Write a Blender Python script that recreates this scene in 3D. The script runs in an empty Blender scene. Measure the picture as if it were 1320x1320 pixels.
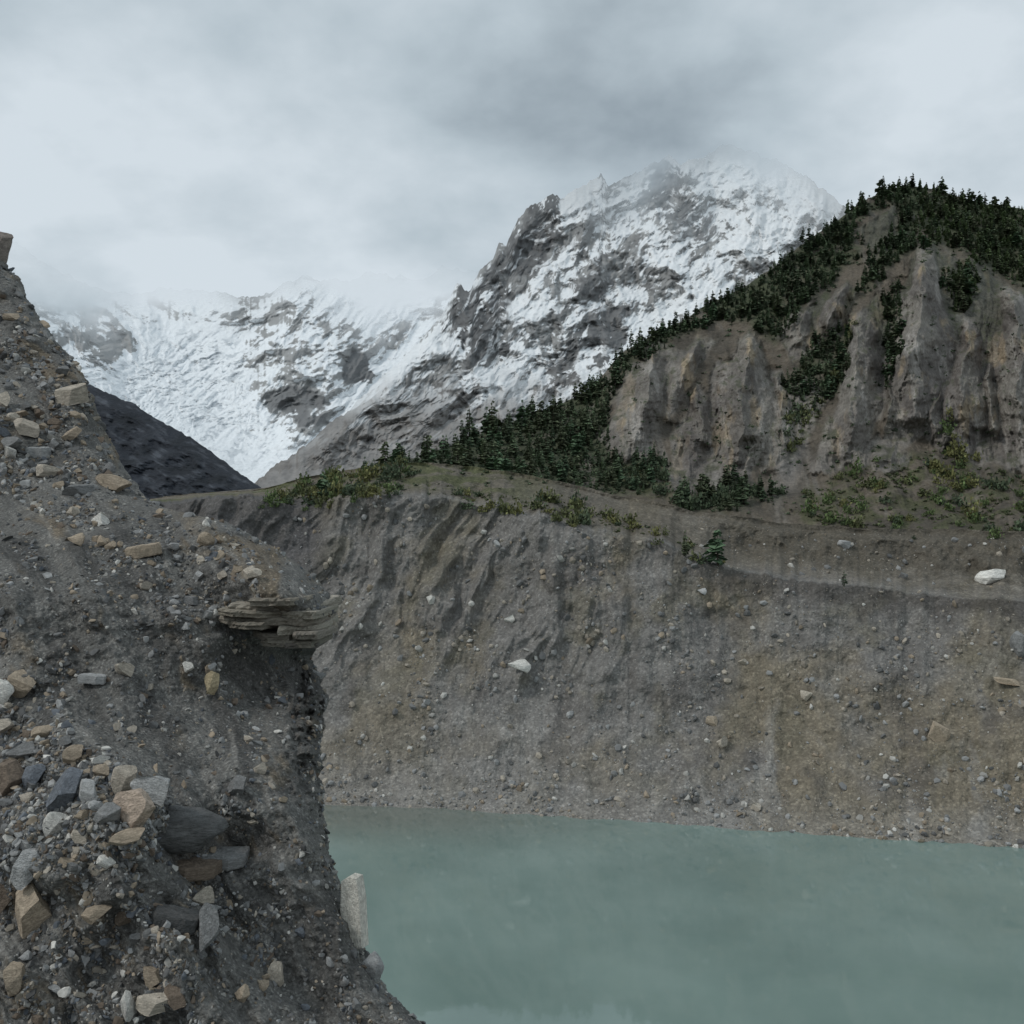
import bpy, bmesh, math, random
import numpy as np
rng = np.random.default_rng(7); random.seed(7)
S = bpy.context.scene; COL = S.collection
FOV = math.radians(55); F = 660/math.tan(FOV/2)
PITCH = math.atan(40/F); cp, sp = math.cos(PITCH), math.sin(PITCH)
CZ = 50.0
A = np.asarray

# ------------------------------------------------------------------ helpers
def ray(px, py):
    dx = (A(px, float)-660)/F; dy = (660-A(py, float))/F
    fy = cp-dy*sp; fz = sp+dy*cp
    return dx/fy, fz/fy
def P(px, py, D):
    a, b = ray(px, py)
    return np.stack([a*D, D+0*a, CZ+b*D], -1)
perm = rng.permutation(256); perm = np.concatenate([perm, perm, perm])
G = rng.normal(size=(256, 3)); G /= np.linalg.norm(G, axis=1)[:, None]
def pn(x, y, z, seed=0):
    x, y, z = np.broadcast_arrays(A(x, float)+seed*17.31, A(y, float)+seed*5.77, A(z, float)+seed*9.13)
    xi = np.floor(x).astype(int); yi = np.floor(y).astype(int); zi = np.floor(z).astype(int)
    xf = x-xi; yf = y-yi; zf = z-zi
    u = xf**3*(xf*(xf*6-15)+10); v = yf**3*(yf*(yf*6-15)+10); w = zf**3*(zf*(zf*6-15)+10)
    def c(i, j, k):
        h = perm[perm[perm[(xi+i) & 255]+((yi+j) & 255)]+((zi+k) & 255)]
        g = G[h]
        return g[..., 0]*(xf-i)+g[..., 1]*(yf-j)+g[..., 2]*(zf-k)
    x00 = c(0,0,0)*(1-u)+c(1,0,0)*u; x10 = c(0,1,0)*(1-u)+c(1,1,0)*u
    x01 = c(0,0,1)*(1-u)+c(1,0,1)*u; x11 = c(0,1,1)*(1-u)+c(1,1,1)*u
    return ((x00*(1-v)+x10*v)*(1-w)+(x01*(1-v)+x11*v)*w)*1.5
def fbm(x, y, z, o=5, seed=0, gain=.5):
    s = 0; a = 1; t = 0
    for i in range(o):
        s = s+a*pn(x, y, z, seed+i*3); t += a; a *= gain
        x = x*2.03; y = y*2.03; z = z*2.03
    return s/t*1.4
def ridged(x, y, z, o=5, seed=0, gain=.5):
    s = 0; a = 1; t = 0
    for i in range(o):
        s = s+a*(1-np.abs(pn(x, y, z, seed+i*3))*1.6); t += a; a *= gain
        x = x*2.03; y = y*2.03; z = z*2.03
    return np.clip(s/t, 0, 1)
def ss(a, b, x):
    t = np.clip((x-a)/(b-a), 0, 1); return t*t*(3-2*t)
def blur(a, k):
    for ax in (0, 1):
        s = 0
        for i in range(-k, k+1):
            idx = np.clip(np.arange(a.shape[ax])+i, 0, a.shape[ax]-1); s = s+np.take(a, idx, ax)
        a = s/(2*k+1)
    return a
def sd(px, py, poly):
    px = A(px, float); py = A(py, float)
    d = np.full(px.shape, 1e9); ins = np.zeros(px.shape, bool); n = len(poly)
    for i in range(n):
        x0, y0 = poly[i]; x1, y1 = poly[(i+1) % n]
        ex, ey = x1-x0, y1-y0
        t = np.clip(((px-x0)*ex+(py-y0)*ey)/(ex*ex+ey*ey), 0, 1)
        d = np.minimum(d, np.hypot(px-x0-t*ex, py-y0-t*ey))
        if y1 != y0:
            cond = ((y0 > py) != (y1 > py)) & (px < (x1-x0)*(py-y0)/(y1-y0)+x0)
            ins ^= cond
    return np.where(ins, d, -d)
def line(pts):
    xs = [p[0] for p in pts]; ys = [p[1] for p in pts]
    return lambda x: np.interp(x, xs, ys)
EXPO = 0.56
def lin(r, g, b):
    c = A([r, g, b], float)/255
    return np.where(c <= .04045, c/12.92, ((c+.055)/1.055)**2.4)/EXPO
def mixc(a, b, t):
    return a*(1-t[..., None])+b*t[..., None]
def norm(x): return (x-x.mean())/(x.std()+1e-9)

def mesh_np(name, V, Fc, col=None, smooth=True):
    me = bpy.data.meshes.new(name); V = np.ascontiguousarray(V.reshape(-1, 3), dtype=np.float32)
    M, k = Fc.shape
    me.vertices.add(len(V)); me.vertices.foreach_set('co', V.ravel())
    me.loops.add(M*k); me.loops.foreach_set('vertex_index', np.ascontiguousarray(Fc, dtype=np.int32).ravel())
    me.polygons.add(M); me.polygons.foreach_set('loop_start', np.arange(0, M*k, k, dtype=np.int32))
    me.polygons.foreach_set('use_smooth', np.full(M, smooth))
    if col is not None:
        col = col.reshape(len(V), -1)
        if col.shape[1] == 3: col = np.concatenate([col, np.ones((len(V), 1))], 1)
        a = me.color_attributes.new('Col', 'FLOAT_COLOR', 'POINT')
        a.data.foreach_set('color', np.ascontiguousarray(col, dtype=np.float32).ravel())
    me.update(calc_edges=True)
    return me
def link(name, me, mat=None, parent=None):
    o = bpy.data.objects.new(name, me); COL.objects.link(o)
    if mat is not None and not me.materials: me.materials.append(mat)
    if parent: o.parent = parent
    return o
def tag(o, label, cat, group=None, kind=None):
    o['label'] = label; o['category'] = cat
    if group: o['group'] = group
    if kind: o['kind'] = kind
    return o
def grid_faces(nv, nu):
    i = np.arange(nv*nu).reshape(nv, nu)
    return np.stack([i[:-1, :-1], i[:-1, 1:], i[1:, 1:], i[1:, :-1]], -1).reshape(-1, 4)
def normals(Pt):
    du = np.gradient(Pt, axis=1); dv = np.gradient(Pt, axis=0)
    n = np.cross(du, dv); n /= np.linalg.norm(n, axis=-1)[..., None]+1e-9
    return np.where(n[..., 2:3] < 0, -n, n)

# ------------------------------------------------------------------ materials
def N(nt, t, **kw):
    n = nt.nodes.new(t)
    for k, v in kw.items(): setattr(n, k, v)
    return n
def mat_col(name, noises=(), bumps=(), pebble=None, rough=.92, spec=.25, fog=False, source='attr', bump_dist=.1, bump_strength=.7):
    m = bpy.data.materials.new(name); m.use_nodes = True; nt = m.node_tree; L = nt.links
    b = nt.nodes['Principled BSDF']; out = nt.nodes['Material Output']
    b.inputs['Roughness'].default_value = rough; b.inputs['Specular IOR Level'].default_value = spec
    tc = N(nt, 'ShaderNodeTexCoord')
    if source == 'attr':
        at = N(nt, 'ShaderNodeAttribute', attribute_name='Col'); col = at.outputs['Color']
    else:
        oi = N(nt, 'ShaderNodeObjectInfo'); col = oi.outputs['Color']
    def noise(scale, stretch=(1,1,1), detail=3):
        v = tc.outputs['Object']
        if stretch != (1,1,1):
            mp = N(nt, 'ShaderNodeMapping'); mp.inputs['Scale'].default_value = stretch
            L.new(v, mp.inputs['Vector']); v = mp.outputs[0]
        n = N(nt, 'ShaderNodeTexNoise'); n.inputs['Scale'].default_value = scale
        n.inputs['Detail'].default_value = detail; n.inputs['Roughness'].default_value = .65
        L.new(v, n.inputs['Vector']); return n
    def mul(c, f):
        mx = N(nt, 'ShaderNodeVectorMath', operation='SCALE')
        L.new(c, mx.inputs[0]); L.new(f, mx.inputs['Scale']); return mx.outputs[0]
    h = None
    def addh(x, w):
        nonlocal h
        mm = N(nt, 'ShaderNodeMath', operation='MULTIPLY'); L.new(x, mm.inputs[0]); mm.inputs[1].default_value = w
        if h is None: h = mm.outputs[0]
        else:
            ad = N(nt, 'ShaderNodeMath', operation='ADD'); L.new(h, ad.inputs[0]); L.new(mm.outputs[0], ad.inputs[1]); h = ad.outputs[0]
    for (sc, st, lo, hi) in noises:
        n = noise(sc, st); mr = N(nt, 'ShaderNodeMapRange')
        mr.inputs[1].default_value = .3; mr.inputs[2].default_value = .7
        mr.inputs[3].default_value = lo; mr.inputs[4].default_value = hi
        L.new(n.outputs['Fac'], mr.inputs[0]); col = mul(col, mr.outputs[0])
    for (sc, st, w) in bumps:
        addh(noise(sc, st).outputs['Fac'], w)
    if pebble:
        for (sc, lo, hi, w) in pebble:
            v = N(nt, 'ShaderNodeTexVoronoi'); v.inputs['Scale'].default_value = sc
            L.new(tc.outputs['Object'], v.inputs['Vector'])
            sx = N(nt, 'ShaderNodeSeparateColor'); L.new(v.outputs['Color'], sx.inputs[0])
            pw = N(nt, 'ShaderNodeMath', operation='POWER'); L.new(sx.outputs[0], pw.inputs[0]); pw.inputs[1].default_value = 5.0
            mr = N(nt, 'ShaderNodeMapRange'); mr.inputs[3].default_value = lo; mr.inputs[4].default_value = hi
            L.new(pw.outputs[0], mr.inputs[0]); col = mul(col, mr.outputs[0])
            sb = N(nt, 'ShaderNodeMath', operation='SUBTRACT'); sb.inputs[0].default_value = 1.0
            L.new(v.outputs['Distance'], sb.inputs[1]); addh(sb.outputs[0], w)
    L.new(col, b.inputs['Base Color'])
    if h is not None:
        bp = N(nt, 'ShaderNodeBump'); bp.inputs['Strength'].default_value = bump_strength; bp.inputs['Distance'].default_value = bump_dist
        L.new(h, bp.inputs['Height']); L.new(bp.outputs[0], b.inputs['Normal'])
    if fog:
        tr = N(nt, 'ShaderNodeBsdfTransparent'); mx = N(nt, 'ShaderNodeMixShader')
        L.new(at.outputs['Alpha'], mx.inputs[0]); L.new(tr.outputs[0], mx.inputs[1]); L.new(b.outputs[0], mx.inputs[2])
        L.new(mx.outputs[0], out.inputs['Surface'])
    return m
M_fg = mat_col('gravel_soil', noises=[(2.2,(1,1,1),.8,1.2),(38,(1,1,1),.66,1.34)], bumps=[(34,(1,1,1),.8)],
               pebble=[(58,.95,1.8,.1)], bump_dist=.045, bump_strength=.9)
M_wall = mat_col('moraine_till', noises=[(.22,(1,1,1),.84,1.18),(1.6,(1,1,1),.76,1.24)], bumps=[(.8,(1,1,1),.8)],
                 pebble=[(2.2,.95,1.5,.18)], bump_dist=.9)
M_hill = mat_col('hill_soil_and_rock', noises=[(.16,(1,1,.7),.82,1.2),(.9,(1,1,.7),.74,1.26)], bumps=[(.5,(1,1,.7),1.0)], bump_dist=1.1, bump_strength=.85)
M_mtn = mat_col('snow_and_rock', noises=[(.08,(1,1,1),.92,1.07)], bumps=[(.04,(1,1,1),.8)], bump_dist=6, fog=True, bump_strength=.4)
M_far = mat_col('dark_rock', noises=[(.05,(1,1,1),.75,1.28)], bumps=[(.1,(1,1,1),.8)], bump_dist=6)
M_stone = mat_col('stone', noises=[(2.2,(1,1,2.2),.72,1.3),(9,(1,1,1),.76,1.24)], bumps=[(5,(1,1,2.5),.9)], source='obj', bump_dist=.09, bump_strength=.5, rough=.82)
M_ledge = mat_col('layered_stone', noises=[(2.2,(1,1,3),.72,1.28),(14,(1,1,1),.7,1.3)], bumps=[(8,(1,1,1.5),.9)], source='obj', bump_dist=.08, bump_strength=.6, rough=.88)
M_gravel = mat_col('loose_stone', noises=[(30,(1,1,1),.75,1.25)], rough=.88)
M_scree = mat_col('scree_stone', rough=.9)
M_leaf = mat_col('conifer_needles', noises=[(.9,(1,1,1),.6,1.45)], rough=.75, spec=.2)

# ------------------------------------------------------------------ lake
def quad(name, pts):
    return mesh_np(name, A(pts, float), A([[0,1,2,3]]), smooth=False)
mw = bpy.data.materials.new('milky_lake_water'); mw.use_nodes = True; nt = mw.node_tree; L = nt.links
b = nt.nodes['Principled BSDF']; b.inputs['Roughness'].default_value = .04; b.inputs['IOR'].default_value = 1.33
b.inputs['Specular IOR Level'].default_value = .7
tc = N(nt, 'ShaderNodeTexCoord')
n1 = N(nt, 'ShaderNodeTexNoise'); n1.inputs['Scale'].default_value = .05; n1.inputs['Detail'].default_value = 8; n1.inputs['Distortion'].default_value = .2
L.new(tc.outputs['Object'], n1.inputs['Vector'])
rp = N(nt, 'ShaderNodeValToRGB'); rp.color_ramp.elements[0].position = .3; rp.color_ramp.elements[1].position = .72
rp.color_ramp.elements[0].color = (.172,.240,.215,1); rp.color_ramp.elements[1].color = (.232,.308,.278,1)
L.new(n1.outputs['Fac'], rp.inputs[0])
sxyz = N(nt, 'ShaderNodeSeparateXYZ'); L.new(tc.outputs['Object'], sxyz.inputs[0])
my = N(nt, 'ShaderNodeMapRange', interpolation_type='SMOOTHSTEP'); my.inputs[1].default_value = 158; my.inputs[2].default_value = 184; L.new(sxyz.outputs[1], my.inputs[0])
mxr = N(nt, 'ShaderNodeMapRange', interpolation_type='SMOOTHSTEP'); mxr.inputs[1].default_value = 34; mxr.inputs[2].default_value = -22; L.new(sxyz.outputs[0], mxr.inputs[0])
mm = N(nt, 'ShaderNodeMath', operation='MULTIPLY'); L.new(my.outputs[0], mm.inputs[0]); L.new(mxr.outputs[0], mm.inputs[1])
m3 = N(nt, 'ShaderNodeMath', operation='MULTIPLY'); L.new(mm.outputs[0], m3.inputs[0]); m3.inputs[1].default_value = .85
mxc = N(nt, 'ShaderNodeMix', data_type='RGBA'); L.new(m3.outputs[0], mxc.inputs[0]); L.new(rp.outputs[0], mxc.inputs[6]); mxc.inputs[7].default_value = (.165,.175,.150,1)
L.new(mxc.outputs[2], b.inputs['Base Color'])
n2 = N(nt, 'ShaderNodeTexNoise'); n2.inputs['Scale'].default_value = .35; n2.inputs['Detail'].default_value = 4
L.new(tc.outputs['Object'], n2.inputs['Vector'])
bp = N(nt, 'ShaderNodeBump'); bp.inputs['Strength'].default_value = .05; bp.inputs['Distance'].default_value = .12
L.new(n2.outputs['Fac'], bp.inputs['Height']); L.new(bp.outputs[0], b.inputs['Normal'])
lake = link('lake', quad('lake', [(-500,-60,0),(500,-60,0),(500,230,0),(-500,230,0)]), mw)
tag(lake, 'milky grey green glacial lake below the moraine wall', 'lake', kind='structure')

# ------------------------------------------------------------------ moraine wall across the lake
shore = line([(-400,1018),(0,1028),(420,1037),(560,1042),(700,1052),(860,1062),(1000,1072),(1160,1083),(1320,1093),(1800,1125)])
rim0 = line([(-400,690),(100,668),(220,648),(300,640),(340,644),(380,652),(420,650),(460,642),(500,640),(560,643),(620,651),(680,662),(740,676),(800,690),(860,703),(900,722),(940,736),(1000,745),(1100,755),(1200,768),(1320,776),(1800,800)])
r20 = line([(-400,660),(100,650),(220,640),(340,630),(420,614),(500,600),(560,600),(640,610),(720,624),(780,640),(850,652),(900,664),(1000,680),(1100,686),(1200,690),(1320,694),(1800,700)])
def shoreD(px):
    a, b = ray(px, shore(px)+1.6*fbm(A(px)/30.,0,0,3,5)); return -CZ/b
def rim(px): return rim0(px)+10*fbm(A(px)/36., 3.1, 0, 6, 2, .62)-9*(ridged(A(px)/26., 5.1, 0, 3, 4)-.6)*ss(1000, 850, A(px))
def r2(px): return r20(px)+3*fbm(A(px)/45., 7.7, 0, 4, 9)
dw = line([(-400,58),(420,54),(900,46),(1320,40),(1800,40)])
kskew = line([(-400,.55),(430,.55),(650,.42),(850,.1),(1000,-.05),(1320,.1),(1800,.1)])
def wallD(px, py, full=False):
    px = A(px, float); py = A(py, float)
    s0 = shore(px); r = rim(px); q = r2(px); Ds = shoreD(px); Dr = Ds+dw(px)
    t = np.clip((s0-py)/(s0-r), 0, 1); u = np.clip((r-py)/(np.maximum(r-q, 3)), 0, 1.3)
    uc = np.clip(u, 0, 1); fl = .42*ss(840, 960, px)+.05
    D = Ds+(Dr-Ds)*t**.84+34*(fl*(1-(1-uc)**4)+(1-fl)*uc)
    p = P(px, py, D); X, Z = (px-660)*.165, p[..., 2]
    k = kskew(px); wv = 6*fbm(X/22, Z/26, 0, 5, 31, .5); s = X-k*Z+wv
    gl = ridged(s/26., Z/85., .5, 6, 11, .52)
    gf = ridged(s/5., Z/20., .5, 4, 17, .5)
    pat = ss(-.25, .35, fbm(X/26, Z/26, 0, 4, 37))
    up = ss(.2, .7, t+.24*fbm(X/18, Z/18, 3, 4, 39))*(1-.88*ss(640, 880, px))*(1-.5*ss(0, .3, u))
    D = D-(gl-.55)*20*up*(.6+.5*pat)-(gf-.55)*1.8*up*pat+2.5*fbm(X/13, Z/13, D/14, 6, 41, .56)*ss(0,.1,t)
    D = D+fbm(X/38, Z/38, 0, 4, 47)*6*ss(.02,.5,t)-(ridged(X/13, Z/22, 0, 6, 49, .56)-.5)*8*ss(.0,.3,u)*ss(1.05,.9,u)*ss(860,960,px)
    D = D-(ridged(X/8, Z/16, 0, 5, 50)-.5)*4.5*ss(.0,.15,u)*ss(1.05,.9,u)*ss(960,860,px)
    if full: return D, p, t, u, gl, gf, s, pat, up, X
    return D
nu, nv1, nv2 = 760, 330, 90
pxs = np.concatenate([np.linspace(-400, 180, 80), np.linspace(182, 1340, nu), np.linspace(1350, 1750, 60)]); nu = len(pxs)
PX = np.repeat(pxs[None], nv1+nv2, 0)
tt = np.linspace(0, 1, nv1)[:, None]; uu = np.linspace(1/nv2, 1.1, nv2)[:, None]
PY = np.concatenate([shore(pxs)[None]*(1-tt)+rim(pxs)[None]*tt, rim(pxs)[None]*(1-uu)+r2(pxs)[None]*uu], 0)
D, p, t, u, gl, gf, s, pat, up, UX = wallD(PX, PY, True)
Pt = P(PX, PY, D); X, Y, Z = Pt[..., 0], Pt[..., 1], Pt[..., 2]
c_gray, c_brown, c_dark, c_pale, c_olive = lin(88,86,83), lin(90,84,73), lin(69,66,63), lin(105,103,99), lin(80,76,65)
bm_ = ss(-.2, .4, fbm(s/26, Z/20, 0, 5, 51, .58)+.4*ss(820, 1150, PX)*ss(.98,.5,t)+.25*ss(640,450,PX)*ss(.4,.8,t)-.1)
c = mixc(c_gray+0*Pt, c_brown, bm_)
c = mixc(c, c_olive, .6*ss(.08, .4, fbm(s/14, Z/12, 1, 5, 55)))
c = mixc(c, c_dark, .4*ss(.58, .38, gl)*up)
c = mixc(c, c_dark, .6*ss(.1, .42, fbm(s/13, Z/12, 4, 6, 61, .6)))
fan = ss(.55, .1, t+.25*fbm(s/12, Z/40, 2, 4, 65))
c = mixc(c, c_pale, .55*ss(.1, .4, fbm(s/11, Z/12, 8, 6, 63, .6))*(.5+.6*fan))
c = mixc(c, lin(97,95,92), .35*fan*ss(1000, 800, PX))
c = mixc(c, c_pale, .4*ss(.2, .02, t))
c = mixc(c, lin(74,69,60), .75*ss(0, .2, u))
c = mixc(c, lin(90,86,79), .6*ss(.05,.4,fbm(UX/6, Z/4, Y/12, 6, 67, .6))*ss(0,.2,u)*ss(800,900,PX))
c = mixc(c, lin(60,63,40), .8*ss(.0,.35,fbm(UX/9, Z/4, Y/9, 4, 71)+.2)*ss(.1,.5,u)*ss(760,600,PX))
c = mixc(c, lin(98,94,88), .4*ss(.0,.06,u)*ss(.35,.15,u)*ss(930,1010,PX)*ss(-.2,.2,fbm(UX/8,Z/3,0,4,74)))
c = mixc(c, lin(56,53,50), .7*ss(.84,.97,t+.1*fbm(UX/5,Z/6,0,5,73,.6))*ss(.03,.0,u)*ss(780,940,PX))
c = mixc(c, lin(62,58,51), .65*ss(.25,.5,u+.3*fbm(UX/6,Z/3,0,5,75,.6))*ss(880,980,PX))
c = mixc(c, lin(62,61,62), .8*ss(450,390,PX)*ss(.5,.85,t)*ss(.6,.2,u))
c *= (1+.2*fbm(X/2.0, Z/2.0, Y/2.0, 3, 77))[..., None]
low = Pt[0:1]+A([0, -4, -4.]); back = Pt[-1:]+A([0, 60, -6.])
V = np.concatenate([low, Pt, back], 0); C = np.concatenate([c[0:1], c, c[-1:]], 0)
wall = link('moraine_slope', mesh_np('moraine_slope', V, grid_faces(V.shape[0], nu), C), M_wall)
tag(wall, 'gullied grey and brown moraine wall rising from the far lake shore', 'moraine', kind='structure')

# ------------------------------------------------------------------ forested hill with cliffs
hsky0 = line([(200,650),(300,644),(340,634),(400,622),(450,608),(490,600),(540,590),(600,568),(650,548),(700,530),(760,505),(800,455),(860,422),(900,400),(960,368),(1000,342),(1035,316),(1080,284),(1110,262),(1140,245),(1165,238),(1200,243),(1240,254),(1280,264),(1320,270),(1500,290),(1800,340)])
def hbase(px): return r20(px)+16
def hsky(px): return np.minimum(hsky0(px)+4.0*fbm(A(px)/30., 1.3, 0, 5, 21, .6), r20(px)-1)
hd = line([(200,20),(500,42),(700,88),(900,142),(1150,195),(1320,205),(1800,215)])
# rock faces: outline, forward height, foot level, rise, shoulder width
CL = [([(860,608),(872,570),(890,530),(906,500),(918,530),(920,580),(912,622),(885,628)], 5, 628, 80, 30),
      ([(905,580),(918,510),(947,436),(966,420),(984,452),(994,500),(990,560),(968,618),(932,626),(912,610)], 8, 630, 100, 44),
      ([(994,485),(1010,482),(1018,530),(1008,592),(984,612),(990,540)], 5, 620, 70, 24),
      ([(1040,608),(1058,566),(1076,515),(1094,455),(1108,408),(1130,384),(1148,410),(1152,470),(1136,540),(1112,588),(1072,616)], 8, 620, 110, 44),
      ([(1146,430),(1158,385),(1174,330),(1196,318),(1232,330),(1262,338),(1316,368),(1400,392),(1600,430),(1600,650),(1400,640),(1330,616),(1262,598),(1230,580),(1190,566),(1160,572),(1144,550),(1152,480)], 10, 630, 140, 34),
      ([(1100,602),(1126,566),(1150,562),(1176,586),(1150,606)], 5, 608, 40, 24),
      ([(778,565),(795,512),(808,482),(832,462),(856,450),(866,480),(852,540),(836,590),(805,596)], 7, 600, 75, 36),
      ([(862,460),(896,428),(930,432),(904,480),(884,525),(860,548)], 6, 552, 65, 30),
      ([(1003,442),(1028,405),(1060,378),(1072,396),(1050,440),(1018,462)], 6, 464, 55, 30),
      ([(1072,390),(1090,353),(1114,366),(1100,414),(1080,442),(1068,430)], 6, 448, 55, 24),
      ([(1000,520),(1030,480),(1056,520),(1046,560),(1015,570)], 5, 572, 50, 24),
      ([(1108,302),(1150,262),(1170,290),(1150,320),(1120,324)], 4, 332, 50, 24)]
# pointed buttresses: crest from (x,y) to (x,y), half width at the foot, height
RIBS = [(964,420,940,630,62,29),(1116,386,1082,616,52,25),(1192,316,1168,586,64,34),(1246,410,1232,606,46,23),(1308,360,1322,626,60,35),(1398,380,1406,642,60,28),
        (906,496,890,632,34,14),(852,448,812,600,46,20),(898,426,866,556,36,13),(1092,352,1060,454,36,15),(1038,392,1018,466,30,11),(1006,482,1000,612,24,10),(1154,474,1140,580,28,15),
        (1214,484,1202,588,22,14),(1278,458,1270,606,26,15),(928,506,910,624,20,9),(1352,490,1360,624,26,15),(1196,390,1204,480,16,8),(1316,440,1340,540,18,9)]
def wob(px, py, a=14, s=32, sdd=81):
    return px+a*fbm(px/s, py/s, 0, 4, sdd), py+a*fbm(px/s, py/s, 9, 4, sdd+1)
def hwob(px, py):
    return px+17*fbm(px/46, py/60, 0, 6, 81, .52), py+20*fbm(px/40, py/50, 9, 6, 82, .5)
def hillD(px, py, full=False):
    px = A(px, float); py = A(py, float)
    bs, sk = hbase(px), hsky(px)
    t = np.clip((bs-py)/np.maximum(bs-sk, 4), 0, 1)
    Db = shoreD(px)+dw(px)+34
    D = Db+hd(px)*t
    wx, wy = hwob(px, py)
    m = np.zeros(px.shape); pr = np.zeros(px.shape); rib = np.zeros(px.shape)
    for poly, a, yb, hh, sw in CL:
        d = sd(wx, wy, poly); m = np.maximum(m, ss(-5, 3, d)); pr = np.maximum(pr, a*np.clip((d+4)/sw, 0, 1.0)*ss(0, 1, (yb-wy)/hh))
    for x0, y0, x1, y1, wd, am in RIBS:
        q = (wy-y0)/(y1-y0); qc = np.clip(q, 0, 1); cxr = x0+(x1-x0)*qc; wdd = wd*(.18+1.0*qc); dx_ = wx-cxr; dx_ = np.where(dx_ > 0, dx_*.8, dx_*1.25)
        rib = np.maximum(rib, am*np.clip(1-np.abs(dx_)/wdd, 0, 1)*ss(-.03, .18, q)*ss(1.03, .45, q))
    p = P(px, py, D); Z = p[..., 2]; U = (px-660)*.27
    w = 5*fbm(U/20, Z/30, 0, 4, 91)
    rb = ridged((U+w)/21., (Z+.5*w)/85., 0, 6, 95, .5); rf = ridged((U+w*.8)/4.8, Z/30., 3, 4, 101, .5)
    lm = fbm(U/40, Z/40, D/40, 5, 105); lf = fbm(U/8, Z/9, D/8, 4, 109, .48)
    foot = ss(.03, .12, t)
    gu = ridged((U+.35*Z)/22, Z/80, 0, 5, 111)
    D = D-(pr+rib)*foot-m*((rb-.55)*9+(rf-.5)*2.6)*foot+lm*7*foot+lf*1.6*foot-(1-m)*(gu-.5)*9*foot
    if full: return D, p, t, m, rb, rf, gu, rib+pr*.3, U
    return D
FO = [[(470,612),(540,585),(600,545),(700,510),(770,480),(810,430),(870,395),(960,345),(1035,295),(1090,265),(1135,240),(1150,255),(1100,290),(1110,330),(1080,352),(1040,392),(1000,440),(965,418),(935,412),(890,424),(850,448),(800,484),(780,530),(790,590),(850,605),(840,632),(800,636),(720,626),(640,612),(560,602)],
      [(1135,240),(1165,225),(1240,240),(1320,255),(1520,260),(1520,420),(1340,376),(1290,356),(1260,336),(1215,316),(1172,324),(1140,350),(1110,380),(1120,340),(1165,280)],
      [(1010,495),(1050,445),(1095,430),(1088,490),(1050,530),(1020,520)],
      [(870,650),(900,632),(960,622),(1005,640),(920,660)],
      [(1142,390),(1158,372),(1158,420),(1154,470),(1146,500)],
      [(1216,356),(1250,345),(1262,372),(1240,405),(1228,405)]]
SH = [[(1010,664),(1050,630),(1100,606),(1190,580),(1260,600),(1320,618),(1500,630),(1500,696),(1320,694),(1140,686),(1040,676)],
      [(330,652),(380,628),(440,606),(500,594),(530,612),(510,640),(440,650),(400,660)],
      [(540,625),(620,630),(700,640),(770,655),(860,690),(940,728),(880,722),(800,690),(700,668),(600,655)],
      [(1200,600),(1210,560),(1222,530),(1246,570),(1262,600),(1290,640),(1220,640)],
      [(1020,520),(1060,500),(1085,450),(1105,400),(1090,470),(1050,560),(1010,600)],
      [(790,600),(860,600),(870,640),(800,635)]]
def fmask(px, py, polys, soft=10):
    wx, wy = wob(px, py, 9, 25, 131); m = np.zeros(A(px, float).shape)
    for q in polys: m = np.maximum(m, ss(-soft, soft, sd(wx, wy, q)))
    return m
nv = 430
pxs = np.concatenate([np.linspace(210, 760, 260), np.linspace(761, 1340, 660), np.linspace(1345, 1700, 50)]); nu = len(pxs)
tt = np.linspace(0, 1, nv)[:, None]
PX = np.repeat(pxs[None], nv, 0); PY = hbase(pxs)[None]*(1-tt)+hsky(pxs)[None]*tt
D, p, t, m, rb, rf, gu, prr, U = hillD(PX, PY, True)
Pt = P(PX, PY, D); X, Y, Z = Pt[..., 0], Pt[..., 1], Pt[..., 2]
nn = normals(Pt)
soil = mixc(lin(76,70,62)+0*Pt, lin(61,57,51), ss(-.2,.4,fbm(U/18,Z/18,Y/18,4,141)))
soil = mixc(soil, lin(94,90,85), ss(.1,.5,fbm((U+.3*Z)/7,Z/40,0,4,143))*.6)
soil = mixc(soil, lin(98,95,92), .8*ss(26,6,np.abs(PX-1022+.15*(PY-560)))*ss(500,540,PY)*ss(650,600,PY))
fm = fmask(PX, PY, FO); sm = fmask(PX, PY, SH)
soil = mixc(soil, lin(48,55,38), .8*fm*ss(-.4,.2,fbm(U/9,Z/9,Y/20,4,144)+.2))
soil = mixc(soil, lin(60,63,41), .6*sm*ss(-.1,.35,fbm(U/7,Z/7,Y/7,4,145)+.05))
rock = mixc(lin(100,96,90)+0*Pt, lin(84,80,76), ss(-.25,.25,fbm(U/13,Z/20,0,5,151)))
rock = mixc(rock, lin(128,114,93), .65*ss(.12,.4,fbm(U/8,Z/24,2,5,153,.55)))
rock = mixc(rock, lin(126,122,117), .6*ss(.18,.42,fbm((U+.1*Z)/5,Z/26,4,5,155)))
rock = mixc(rock, lin(60,56,54), .45*ss(.5,.3,rb))  # crevice shade painted into the rock colour, darker where the ribs recede
rock = mixc(rock, lin(64,60,57), .35*ss(.45,.25,rf))  # same painted shade in the hollows of the fine flutes
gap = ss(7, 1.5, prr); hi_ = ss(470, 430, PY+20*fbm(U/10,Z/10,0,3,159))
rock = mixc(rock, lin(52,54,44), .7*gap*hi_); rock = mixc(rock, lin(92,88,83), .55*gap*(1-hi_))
rock = mixc(rock, lin(54,57,41), .7*ss(.6,.8,nn[...,2])*ss(-.1,.3,fbm(U/5,Z/5,Y/9,4,157)))
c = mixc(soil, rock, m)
c *= (1+.16*fbm(U/2.0,Z/3.2,Y/6,4,161,.6))[..., None]
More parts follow.
